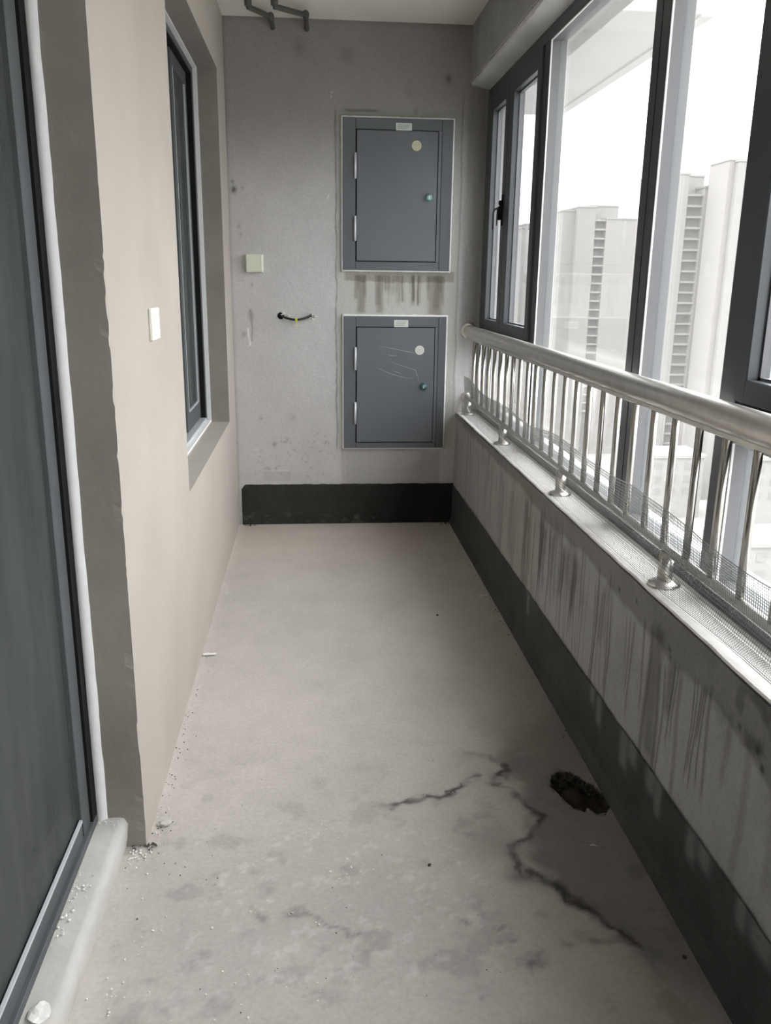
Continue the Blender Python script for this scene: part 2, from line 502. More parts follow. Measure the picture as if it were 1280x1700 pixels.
    for x, z in [(.545, 2.30), (.54, 2.28), (.525, 1.80), (.52, 1.79)]:
        c = c + .22 * np.exp(-((X - x) ** 2 + (Z - z) ** 2) / .00002)[..., None]
    # darker along the left corner and the ceiling line
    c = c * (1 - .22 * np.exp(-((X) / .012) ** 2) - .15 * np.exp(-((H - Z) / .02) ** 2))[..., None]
    return c
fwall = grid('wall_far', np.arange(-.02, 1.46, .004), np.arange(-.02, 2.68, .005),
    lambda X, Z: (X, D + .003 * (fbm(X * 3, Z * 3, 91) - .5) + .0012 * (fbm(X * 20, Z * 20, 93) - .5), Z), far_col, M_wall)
tag(fwall, 'grey cement end wall of the balcony holding two steel cabinets', 'wall', kind='structure')
box('wall_backing', M_beam, (-.3, 1.5, D + .02, D + .2, -.1, 2.8), fwall)

# ---- left wall with the deep window niche
NY0, NY1, NZ0, NZ1 = 2.89, 4.40, .658, 2.32
PY = 1.87
b = B()
T = -.24
def lw(y0, y1, z0, z1): b.box(T, 0, y0, y1, z0, z1)
lw(1.93, NY0, -.02, 2.66)
lw(NY0, NY1, -.02, NZ0)
lw(NY0, NY1, NZ1, 2.66)
lw(NY1, D + .02, -.02, 2.66)
b.box(T, 0, BACK, PY, 2.25, 2.66)
b.box(T, 0, BACK - .1, -.75, -.02, 2.25)
wl = b.build('wall_left', M_cream)
tag(wl, 'cream plastered left wall with a deep window niche', 'wall', kind='structure')
# pier end with chipped arris
zs = np.arange(-.01, 2.66, .012)
def chip(z, s): return .0022 * (fbm(z * 9, z * 0 + s, 201) - .5) + .0028 * ss(.66, .85, fbm(z * 30, z * 0 + s, 205, 2))
bm = bmesh.new()
cols = []
for z in zs:
    cx, cy = -abs(float(chip(np.array(z), 1))) + .0003, float(chip(np.array(z), 5))
    cols.append([bm.verts.new(p) for p in ((.0002, 1.932, z), (.0001, 1.883, z), (cx, PY + abs(cy), z))])
for p, q in zip(cols, cols[1:]):
    bm.faces.new((p[0], p[1], q[1], q[0])); bm.faces.new((p[1], p[2], q[2], q[1]))
me = bpy.data.meshes.new('wall_edge'); bm.to_mesh(me); bm.free()
link('wall_edge', me, M_cream, wl)
bm = bmesh.new(); cols = []
for z in zs:
    cx, cy = -abs(float(chip(np.array(z), 1))) + .0003, float(chip(np.array(z), 5))
    cols.append([bm.verts.new(p) for p in ((cx, PY + abs(cy), z), (-.02, PY, z), (T, PY, z), (T, 1.94, z))])
for p, q in zip(cols, cols[1:]):
    for k in range(3): bm.faces.new((p[k], p[k + 1], q[k + 1], q[k]))
me = bpy.data.meshes.new('wall_end'); bm.to_mesh(me); bm.free()
o = link('wall_end', me, M_reveal, wl); o['label'] = 'raw grey brown end face of the cream wall'
# raw plaster linings of the niche
for d in [(-.104, -.0008, NY1 - .003, NY1 + .001, NZ0, NZ1), (-.104, -.0008, NY0, NY1, NZ1 - .003, NZ1 + .001)]:
    o = box('niche_lining', M_reveal, d, wl)
    o['label'] = 'raw grey brown plaster lining of the niche'
# room behind the left wall
b = B()
b.box(-3.2, T, BACK, 5.2, -.06, -.02); b.box(-3.2, T, BACK, 5.2, 2.66, 2.7)
b.box(-3.3, -3.2, BACK, 5.2, -.06, 2.7); b.box(-3.2, T, 5.2, 5.3, -.06, 2.7); b.box(-3.2, T, BACK - .1, BACK, -.06, 2.7)
tag(b.build('wall_inner_room', M_room), 'unlit bare room behind the sliding door glass', 'room', kind='structure')

# ---- rear wall, ceiling
tag(box('wall_rear', M_cream, (-.24, 1.6, BACK - .1, BACK, -.05, 2.7)), 'plain wall closing the balcony behind the viewer', 'wall', kind='structure')
tag(box('ceiling', M_ceiling, (-.24, 1.263, BACK, D + .02, H, H + .1)), 'whitewashed balcony ceiling above the end wall', 'ceiling', kind='structure')

# ---- beam over the windows
xs_ = 1.263
b = B()
b.box(xs_, 1.60, BACK, D + .01, 2.362, H + .1)
bm_ = b.build('ceiling_beam', M_beam)
tag(bm_, 'rough grey cement beam over the window row', 'beam', kind='structure')
ysb = np.arange(BACK, D + .02, .02)
bm = bmesh.new(); cols = []
for y in ysb:
    n1 = .004 * (float(fbm(np.array(y * 12), np.array(1.), 301)) - .5) + (.006 if float(fbm(np.array(y * 20), np.array(4.), 305)) > .66 else 0)
    cols.append([bm.verts.new(p) for p in ((xs_ - .001, y, 2.37 + n1), (xs_ + .008 + n1, y, 2.352), (1.33, y, 2.340), (WX + .01, y, 2.3315), (WX + .01, y, 2.365))])
for p, q in zip(cols, cols[1:]):
    for k in range(4): bm.faces.new((p[k], p[k + 1], q[k + 1], q[k]))
me = bpy.data.meshes.new('beam_soffit'); bm.to_mesh(me); bm.free()
o = link('beam_soffit', me, M_soffit, bm_); o['label'] = 'smoother pale plaster soffit of the beam'

# ---- parapet (inner face is a stained grid)
rs = np.random.RandomState(11)
drips = []
def dr(n, y0, y1, t0, t1, l0, l1, w0, w1, a0, a1):
    for _ in range(n):
        drips.append((rs.uniform(y0, y1), rs.uniform(t0, t1), rs.uniform(l0, l1), rs.uniform(w0, w1), rs.uniform(a0, a1)))
dr(60, 2.05, 3.12, .50, .60, .15, .42, .002, .006, .15, .42)
dr(26, 2.1, 2.9, .52, .58, .08, .25, .008, .022, .15, .30)
dr(34, 3.2, 4.7, .5, .62, .12, .42, .003, .010, .08, .26)
dr(14, 3.0, 4.7, .5, .62, .2, .4, .012, .03, .06, .16)
drips += [(1.80, .58, .34, .035, .45), (1.84, .56, .42, .012, .42), (1.77, .5, .36, .010, .4), (1.88, .56, .22, .006, .4), (1.745, .5, .32, .006, .4), (1.72, .52, .12, .02, .4),
          (1.705, .53, .19, .004, .5), (1.685, .53, .17, .003, .5), (1.66, .52, .30, .010, .3), (1.60, .54, .23, .003, .55), (1.588, .54, .20, .003, .55), (1.572, .54, .24, .0035, .55),
          (1.545, .55, .22, .004, .5), (1.56, .55, .13, .004, .5), (1.52, .56, .24, .007, .38), (1.98, .53, .20, .004, .4), (1.955, .53, .26, .007, .35), (2.0, .52, .12, .003, .4),
          (1.44, .55, .15, .012, .25), (1.36, .54, .3, .014, .2), (1.25, .5, .2, .02, .22), (1.1, .5, .3, .02, .2), (3.08, .55, .33, .035, .3), (3.03, .5, .3, .02, .3)]
def par_col(Y, Z):
    k = 1 + .22 * (fbm(Y * 3, Z * 5, 401) - .5) + .16 * (fbm(Y * 14, Z * 14, 405) - .5) + .10 * (fbm(Y * 60, Z * 8, 409, 3) - .5)
    c = np.array([.36, .362, .368]) * k[..., None]
    c = np.where((Y > 2.9)[..., None], c * np.array([1.0, .985, .94]), c)
    zl = np.interp(Y, [1.0, 1.3, 1.5, 1.7, 1.9, 2.1, 2.4, 2.8, 3.2, 4.0, 4.7], [.50, .50, .555, .53, .56, .56, .585, .56, .60, .605, .62]) + .03 * (fbm(Y * 14, Y * 0, 411) - .5)
    band = ss(-.008, .008, Z - zl)
    f = 1 - band * .36
    lowsp = ss(.52, .70, fbm(Y * 22, Z * 22, 415)) * ss(.46, .56, Z) * ss(1.62, 1.3, Y)
    f = f * (1 - .45 * lowsp)
    for y, t, l, ww, a in drips:
        m = (np.abs(Y - y) < ww * 2.4)
        if not m.any(): continue
        yy = Y - y - .006 * np.sin(Z * 14 + y * 50)
        f = f * (1 - a * np.exp(-np.abs(yy / ww) ** 3) * ss(t - l - .02, t - l + .03, Z) * ss(t + .03, t - .005, Z))
    c = c * f[..., None]
    c = c * (1 - (1 - f[..., None]) * np.array([-.02, .02, .08]))
    # small dark chips below the coping
    for y, z, r in [(1.735, .565, .007), (1.728, .55, .006), (1.40, .555, .008), (1.33, .545, .010), (1.31, .52, .008), (1.95, .60, .006), (2.07, .585, .007)]:
        rr = np.hypot(Y - y, Z - z) / r + 1.2 * (fbm(Y * 90, Z * 90, 418) - .5)
        c = c * (1 - .75 * np.exp(-rr ** 2))[..., None]
    return c
yy_ = np.concatenate([np.arange(BACK, 1.0, .02), np.arange(1.0, 3.4, .003), np.arange(3.4, D + .01, .006)])
pw = grid('wall_right', yy_, np.arange(-.02, PT + .001, .008),
    lambda Y, Z: (W + .004 * (fbm(Y * 3, Z * 3, 421) - .5) + .002 * (fbm(Y * 16, Z * 16, 425) - .5) + .006 * ss(PT - .012, PT, Z) * fbm(Y * 12, Y * 0, 427), Y, Z), par_col, M_par)
tag(pw, 'low cement parapet wall streaked with dark water runs', 'wall', kind='structure')
b = B()
b.box(W + .012, 1.55, BACK, D + .01, -.1, PT - .002)
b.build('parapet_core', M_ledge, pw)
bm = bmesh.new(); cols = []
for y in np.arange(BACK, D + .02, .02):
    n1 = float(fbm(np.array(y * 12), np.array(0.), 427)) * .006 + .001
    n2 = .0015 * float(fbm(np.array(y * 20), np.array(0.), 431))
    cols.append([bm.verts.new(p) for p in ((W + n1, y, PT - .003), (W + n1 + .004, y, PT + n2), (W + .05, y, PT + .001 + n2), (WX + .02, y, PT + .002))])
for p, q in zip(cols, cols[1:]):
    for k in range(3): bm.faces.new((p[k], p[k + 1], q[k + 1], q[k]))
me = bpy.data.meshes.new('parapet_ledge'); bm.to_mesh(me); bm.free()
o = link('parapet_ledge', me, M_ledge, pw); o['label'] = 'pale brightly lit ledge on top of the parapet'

# ---- painted waterproof bands
def coat_col(seed, right):
    def f(A, Z):
        k = .75 + .5 * fbm(A * 12, Z * 10, seed) + .2 * (fbm(A * 70, Z * 20, seed + 4) - .5)
        c = (np.array([.034, .034, .031]) if not right else np.array([.060, .060, .059])) * k[..., None]
        if right:
            for y, l, ww in [(2.955, .085, .018), (2.13, .09, .022), (2.19, .05, .02), (1.93, .10, .028), (1.87, .055, .03), (1.75, .06, .03), (1.70, .09, .02), (1.52, .075, .022), (1.46, .05, .03), (1.30, .06, .02), (1.22, .05, .05)]:
                yy = A - y + .01 * (fbm(Z * 60, A * 10, seed + 8) - .5)
                m = np.exp(-np.abs(yy / ww) ** 3) * ss(.235 - l - .015, .235 - l + .02, Z)
                c = c * (1 - m[..., None] * .75) + np.array([.20, .20, .205]) * m[..., None] * .75
        else:
            c = c + .05 * (ss(.62, .75, fbm(A * 25, Z * 60, seed + 9)) * ss(.09, .03, Z))[..., None]
            c = c * (1 - .6 * ss(.55, 1.0, A))[..., None]
        return c
    return f
def coat_far(X, V):
    top = .238 + .004 * (fbm(X * 8, X * 0, 501) - .5) + .005 * (fbm(X * 40, X * 0, 503) - .5) - .05 * ss(.045, .020, X) ** 2 * .5
    Z = V * top
    y = D - .0045 + .003 * (fbm(X * 3, Z * 3, 91) - .5) - .0015 * fbm(X * 30, Z * 30, 505)
    return X, y, Z
bf = grid('baseboard_far', np.arange(.020, W + .002, .006), np.linspace(0, 1, 34), coat_far, lambda X, V: coat_col(510, False)(X, V * .238), M_coat)
tag(bf, 'near-black waterproof coating band painted low on the end wall', 'baseboard', kind='structure')
def coat_right(Y, V):
    top = .235 + .012 * (fbm(Y * 4, Y * 0, 521) - .5) + .008 * (fbm(Y * 22, Y * 0, 523) - .5)
    Z = V * top
    x = W - .005 - .0015 * fbm(Y * 30, Z * 30, 525) - .014 * ss(.045, 0, Z) - .002 * np.exp(-((Z - .03) / .006) ** 2)
    return x, Y, Z
br = grid('baseboard_right', np.concatenate([np.arange(BACK, 1, .03), np.arange(1, D - .004, .007)]), np.linspace(0, 1, 36), coat_right, lambda Y, V: coat_col(530, True)(Y, V * .235), M_coat)
tag(br, 'dark grey waterproof coating band painted low along the parapet', 'baseboard', kind='structure')

# ---- door threshold
bm = bmesh.new(); cols = []
for y in np.arange(BACK, PY + .012, .02):
    n1 = .004 * (float(fbm(np.array(y * 9), np.array(2.), 551)) - .5)
    cols.append([bm.verts.new(p) for p in ((-.052 + n1, y, -.005), (-.047 + n1, y, .02), (-.042 + n1, y, .066), (-.050 + n1, y, .081), (-.062, y, .0845), (-.13, y, .083), (T, y, .083))])
for p, q in zip(cols, cols[1:]):
    for k in range(6):
        f = bm.faces.new((p[k], p[k + 1], q[k + 1], q[k])); f.smooth = True
me = bpy.data.meshes.new('trim_1'); bm.to_mesh(me); bm.free()
o = link('trim_1', me, M_step)
tag(o, 'raised smooth cement threshold below the sliding door', 'threshold', kind='structure')

# ================================================================== RIGHT WINDOW ROW
G0 = 1.398
win = empty('window_1', (WX, 1.6, PT), 'row of dark grey aluminium windows standing on the parapet', 'window', kind='structure')
def wp(name, m, d, bev=.003, parent=win, label=None):
    o = box(name, m, d, parent, bev)
    if label: o['label'] = label
    return o
wp('head_frame', M_alu, (WX, 1.43, BACK, D, 2.282, 2.334))
wp('sill_frame', M_alu, (WX, 1.43, BACK, D, PT - .002, .705))
wp('jamb', M_alu, (WX, 1.43, D - .04, D + .005, .705, 2.282))
MUL = [(3.573, 3.645), (2.381, 2.486), (1.796, 1.876), (.62, .70), (-.45, -.37)]
for y0, y1 in MUL:
    wp('mullion', M_alu, (WX, 1.43, y0, y1, .705, 2.282))
wp('transom', M_alu, (WX, 1.43, 3.645, D - .04, 1.04, 1.128))
wp('transom', M_alu, (WX, 1.43, .70, 1.796, 1.04, 1.128))
for yb in (2.431,):
    wp('mullion_groove', M_black, (WX - .0008, WX + .002, yb - .0015, yb + .0015, .71, 2.28), 0)
for y0, y1, z0, z1 in [(2.486, 3.573, .705, 2.282), (1.876, 2.381, .705, 2.282), (-.37, .62, .705, 2.282), (BACK, -.45, .705, 2.282), (3.645, D - .04, .705, 1.04), (.70, 1.796, .705, 1.04)]:
    wp('glass_pane', M_glass, (G0, G0 + .004, y0 - .004, y1 + .004, z0 - .004, z1 + .004), 0)
    for nm, mm_, xa, xb in (('glazing_bead', M_bead2, WX + .0085, G0 - .0005), ('highlight_line', M_white, WX + .003, WX + .0085)):  # white front line is a painted highlight; grey lining carries painted sky light
        bb = B()
        for d in [(y0, y0 + .0045, z0, z1), (y1 - .0045, y1, z0, z1), (y0, y1, z0, z0 + .0045), (y0, y1, z1 - .0045, z1)]:
            bb.box(xa, xb, *d)
        o = bb.build(nm, mm_, win)
        o['label'] = 'pale grey lining around the pane with sky light painted in' if nm == 'glazing_bead' else 'thin white line at the pane, a painted highlight'
def sash(y0, y1, gy0, gy1):
    z0, z1, gz0, gz1 = 1.131, 2.279, 1.181, 2.205
    b = B()
    X0, X1 = WX - .010, WX + .045
    b.box(X0, X1, y0, gy0, z0, z1, .003); b.box(X0, X1, gy1, y1, z0, z1, .003)
    b.box(X0, X1, gy0 - .004, gy1 + .004, z0, gz0, .003); b.box(X0, X1, gy0 - .004, gy1 + .004, gz1, z1, .003)
    s = b.build('casement_sash', M_alu, win)
    g = box('glass_pane', M_glass2, (G0 - .005, G0 - .001, gy0 - .002, gy1 + .002, gz0 - .002, gz1 + .002), s)
    bb = B()
    for d in [(gy0, gy0 + .006, gz0, gz1), (gy1 - .006, gy1, gz0, gz1), (gy0, gy1, gz0, gz0 + .006), (gy0, gy1, gz1 - .006, gz1)]:
        bb.box(G0 - .020, G0 - .006, *d)
    o = bb.build('glazing_bead', M_bead2, s)
    return s
s1 = sash(4.216, 4.714, 4.288, 4.582)
s2 = sash(3.647, 4.212, 3.708, 4.126)
s3 = sash(1.235, 1.793, 1.29, 1.745)
s4 = sash(.703, 1.231, .76, 1.18)
# lever handle on the meeting stile of the far pair
hy, hz = 4.250, 1.705
b = B()
b.box(WX - .016, WX - .010, hy - .012, hy + .012, hz - .070, hz + .075, .003)
b.box(WX - .034, WX - .014, hy - .012, hy + .012, hz - .044, hz + .018, .006, 2)
b.lathe((WX - .012, hy, hz + .034), (-1, 0, 0), [(.012, 0), (.012, .014), (.008, .018)], 14)
hh = b.build('window_handle', M_black, s1)
pts = [(WX - .020, hy - .004, hz + .022), (WX - .032, hy - .006, hz + .012)]
for k in range(9):
    a = k / 8 * math.pi / 2
    pts.append((WX - .038 - .018 * math.sin(a), hy - .006, hz + .008 - .022 * (1 - math.cos(a))))
pts.append((WX - .0565, hy - .006, hz - .088))
B().tube(pts, .0042, 8).build('lever', M_alu, hh)
B().tube([(WX - .037, hy - .006, hz + .008), (WX - .0375, hy - .006, hz - .070)], .0030, 8).build('lever_reflection', M_alu, hh)  # thin tube standing in for the lever's reflection in the glass

# ================================================================== LEFT WINDOW (in the niche)
w2 = empty('window_2', (-.115, 3.6, NZ0), 'dark framed sliding window deep in the cream wall niche', 'window', kind='structure')
def w2p(name, m, d, bev=.0, label=None):
    o = box(name, m, d, w2, bev)
    if label: o['label'] = label
    return o
XA, XB_ = -.175, -.113
w2p('outer_frame', M_alu, (XA, XB_, NY1 - .030, NY1 + .004, NZ0, NZ1 + .0), .002)
w2p('outer_frame', M_alu, (XA, XB_, NY0 - .004, NY0 + .030, NZ0, NZ1 + .0), .002)
w2p('outer_frame', M_alu, (XA, XB_, NY0, NY1, NZ1 - .030, NZ1 + .004), .002)
w2p('outer_frame', M_bead, (XA, XB_, NY0, NY1, NZ0 - .004, NZ0 + .026), .002, 'pale grey bottom track of the window')
w2p('frame_gasket', M_black, (XA + .001, XB_ - .004, NY1 - .034, NY1 - .0295, NZ0 + .026, NZ1 - .03))
w2p('frame_gasket', M_black, (XA + .001, XB_ - .004, NY0 + .03, NY1 - .03, NZ1 - .034, NZ1 - .0295))
b = B()
for yy0, yy1 in ((NY1 - .020, NY1 + .002),):
    b.box(XB_ + .0005, -.092, yy0 + .014, yy1, NZ0, NZ1)
b.box(XB_ + .0005, -.092, NY0, NY1, NZ1 - .006, NZ1 + .001)
b.box(XB_ - .001, -.094, NY0, NY1, NZ0, NZ0 + .012)
o = b.build('sealant_bead', M_white, w2); o['label'] = 'white sealant line around the window frame'
def slide(x0, x1, y0, y1):
    b = B()
    z0, z1 = NZ0 + .030, NZ1 - .034
    b.box(x0, x1, y0, y0 + .05, z0, z1, .002); b.box(x0, x1, y1 - .05, y1, z0, z1, .002)
    b.box(x0, x1, y0 + .05, y1 - .05, z0, z0 + .085, .002); b.box(x0, x1, y0 + .05, y1 - .05, z1 - .06, z1, .002)
    s = b.build('sliding_sash', M_alu_door, w2)
    box('glass_pane', M_glassdoor, ((x0 + x1) / 2 - .002, (x0 + x1) / 2 + .002, y0 + .048, y1 - .048, z0 + .083, z1 - .058), s)
    bb = B()
    xa = x1 - .001
    bb.box(xa - .006, xa + .002, y0 + .05, y0 + .058, z0 + .085, z1 - .06); bb.box(xa - .006, xa + .002, y1 - .058, y1 - .05, z0 + .085, z1 - .06)
    bb.box(xa - .006, xa + .002, y0 + .05, y1 - .05, z0 + .085, z0 + .093)
    bb.build('glazing_bead', M_bead, s)
slide(-.158, -.140, 3.905, NY1 - .036)
slide(-.172, -.160, NY0 + .035, 3.935)

# ================================================================== SLIDING DOOR
dr1 = empty('door_1', (-.12, .9, .083), 'grey aluminium sliding glass door on the left with filmed glass', 'door', kind='structure')
def dp(name, m, d, bev=.0015, label=None, parent=dr1):
    o = box(name, m, d, parent, bev)
    if label: o['label'] = label
    return o
dp('door_frame', M_alu_door, (-.20, -.1115, PY - .0065, PY + .004, .083, 2.26))
dp('door_frame', M_alu_door, (-.20, -.1115, -.76, -.72, .083, 2.26))
dp('door_frame', M_alu_door, (-.20, -.1115, -.76, PY, 2.20, 2.26))
dp('door_track', M_alu_door, (-.20, -.1105, -.76, PY - .008, .080, .103))
dp('frame_gasket', M_black, (-.19, -.1128, PY - .041, PY - .0067, .1035, 2.2), 0, 'black rubber gap beside the door frame')
def leaf(x0, x1, y0, y1):
    z0, z1 = .1035, 2.195
    b = B()
    b.box(x0, x1, y0, y0 + .07, z0, z1, .002); b.box(x0, x1, y1 - .062, y1, z0, z1, .002)
    b.box(x0, x1 - .001, y0 + .07, y1 - .0625, z0, .146, .001); b.box(x0, x1, y0 + .07, y1 - .0625, z1 - .06, z1, .002)
    s = b.build('sliding_leaf', M_alu_door, dr1)
    box('glass_pane', M_glassdoor, (x0 + .006, x0 + .011, y0 + .068, y1 - .060, .144, z1 - .058), s)
    bb = B().box(x1 - .006, x1 + .0005, y0 + .07, y1 - .063, .1465, .1535)
    o = bb.build('glazing_bead', M_bead, s); o['label'] = 'bright line of glazing bead at the foot of the glass'
    bs = B().box(x1 - .0008, x1 + .0006, y1 - .0635, y1 - .0620, .11, .146)
    bs.build('corner_joint', M_black, s)
leaf(-.142, -.119, .52, PY - .0415)
leaf(-.180, -.150, -.71, .60)
# white foam strip where the frame meets the wall end
bm = bmesh.new(); cols = []
for z in np.arange(.083, 2.26, .02):
    n1 = .005 * (float(fbm(np.array(z * 5), np.array(2.), 601)) - .5) + .002 * (float(fbm(np.array(z * 30), np.array(2.), 605)) - .5)
    cols.append([bm.verts.new(p) for p in ((-.1112, PY - .007, z), (-.105, PY - .010, z), (-.094 + n1, PY - .006, z), (-.0885 + n1, PY + .0005, z))])
for p, q in zip(cols, cols[1:]):
    for k in range(3):
        f = bm.faces.new((p[k], p[k + 1], q[k + 1], q[k])); f.smooth = True
me = bpy.data.meshes.new('sealant_strip'); bm.to_mesh(me); bm.free()
me.transform(Matrix.Translation((.12, -.9, -.083)))
o = link('sealant_strip', me, M_white, dr1); o['label'] = 'white sealant strip beside the door frame'

# ================================================================== RAILING
RX, RZ, LZ = 1.300, 1.108, .742
rail = empty('guard_railing', (RX, 2.0, PT), 'stainless steel guard railing standing on the parapet in front of the windows', 'railing')
B().tube([(RX, BACK + .01, RZ), (RX, D - .005, RZ)], .0315, 28).build('top_rail', M_steel, rail)
B().box(RX - .010, RX + .010, BACK + .01, D - .004, RZ - .043, RZ - .030, .002).build('under_rail', M_steel, rail)
B().tube([(RX, BACK + .01, LZ), (RX, D - .005, LZ)], .0130, 14).build('lower_rail', M_steel2, rail)
wf = B().lathe((RX, D - .001, RZ), (0, -1, 0), [(.046, 0), (.046, .004), (.040, .010), (.033, .013)], 24).build('wall_flange', M_steel, rail)
B().lathe((RX, D - .001, LZ), (0, -1, 0), [(.030, 0), (.030, .004), (.024, .009), (.0135, .012)], 20).build('wall_flange', M_steel, rail)
B().tube([(0, 0, LZ - PT + .010), (0, 0, RZ - .040 - PT)], .0092, 10).build('baluster', M_steel2)
bal0 = bpy.data.objects['baluster']
first = True
y = 2.219 + .1305 * 18
k = 0
while y > BACK + .1:
    o = bal0 if first else bal0.copy()
    if not first: C.objects.link(o)
    first = False
    o.parent = rail
    o.location = (0, y - 2.0, 0)
    y -= .1305
fl0 = B().lathe((0, 0, .0), (0, 0, 1), [(.040, 0), (.040, .003), (.036, .008), (.022, .012), (.0195, .013)], 24).build('flange', M_steel)
po0 = B().tube([(0, 0, .010), (0, 0, LZ - PT - .006)], .0185, 18).build('post', M_steel)
first = True
for y in (4.68, 3.79, 2.845, 1.925, .98, .04, -.9):
    p = po0 if first else po0.copy()
    f = fl0 if first else fl0.copy()
    if not first:
        C.objects.link(p); C.objects.link(f)
    first = False
    p.parent = rail; p.location = (-.002, y - 2.0, .002)
    f.parent = p; f.location = (0, 0, 0)

# netting tied along the inner side of the railing
def netpt(y, t):
    """t = 0 foot on the ledge, 1 = top edge"""
    yy = np.array(float(y))
    foot = np.interp(y, [1.0, 1.4, 1.87, 2.84, 3.6, 4.7], [1.297, 1.290, 1.268, 1.262, 1.262, 1.268])
    topz = .848 + .018 * math.sin(y * 5.1) * math.sin(y * 2.3 + 1) + .014 * (float(fbm(yy * 4, yy * 0, 701)) - .5)
    wob = .006 * (float(fbm(yy * 5, np.array(t * 2), 705)) - .5)
    P = [(0, foot, PT + .004), (.30, 1.266, .70), (.52, 1.282, .745), (.75, 1.279, .79), (1, 1.272, topz)]
    x = np.interp(t, [p[0] for p in P], [p[1] for p in P]) + wob
    z = np.interp(t, [p[0] for p in P], [p[2] for p in P])
    return (min(float(x), 1.2862), y, float(z))
Yn = np.arange(.9, 4.705, .0080)
Tn = np.linspace(0, 1, 29)
rowY = np.arange(.9, 4.72, .05)
V, F = [], []
def strand(pts, r, axis):
    base = len(V)
    for p in pts:
        if axis == 'y': off = ((-r, 0, 0), (r * .6, 0, r), (r * .6, 0, -r))
        else: off = ((-r, 0, 0), (r * .6, r, 0), (r * .6, -r, 0))
        for d in off: V.append((p[0] + d[0], p[1] + d[1], p[2] + d[2]))
    for i in range(len(pts) - 1):
        a = base + i * 3
        for k in range(3): F.append((a + k, a + (k + 1) % 3, a + 3 + (k + 1) % 3, a + 3 + k))
for t in Tn:
    strand([netpt(y, t) for y in rowY], .00075 if 0 < t < 1 else .0012, 'y')
ts = np.linspace(0, 1, 6)
for y in Yn:
    strand([netpt(y, t) for t in (0, .30, .52, .75, 1)], .00055, 'z')
me = bpy.data.meshes.new('netting')
me.from_pydata(V, [], F); me.update()
o = link('netting', me, M_mesh)
tag(o, 'fine grey plastic netting draped along the foot of the steel railing', 'netting')

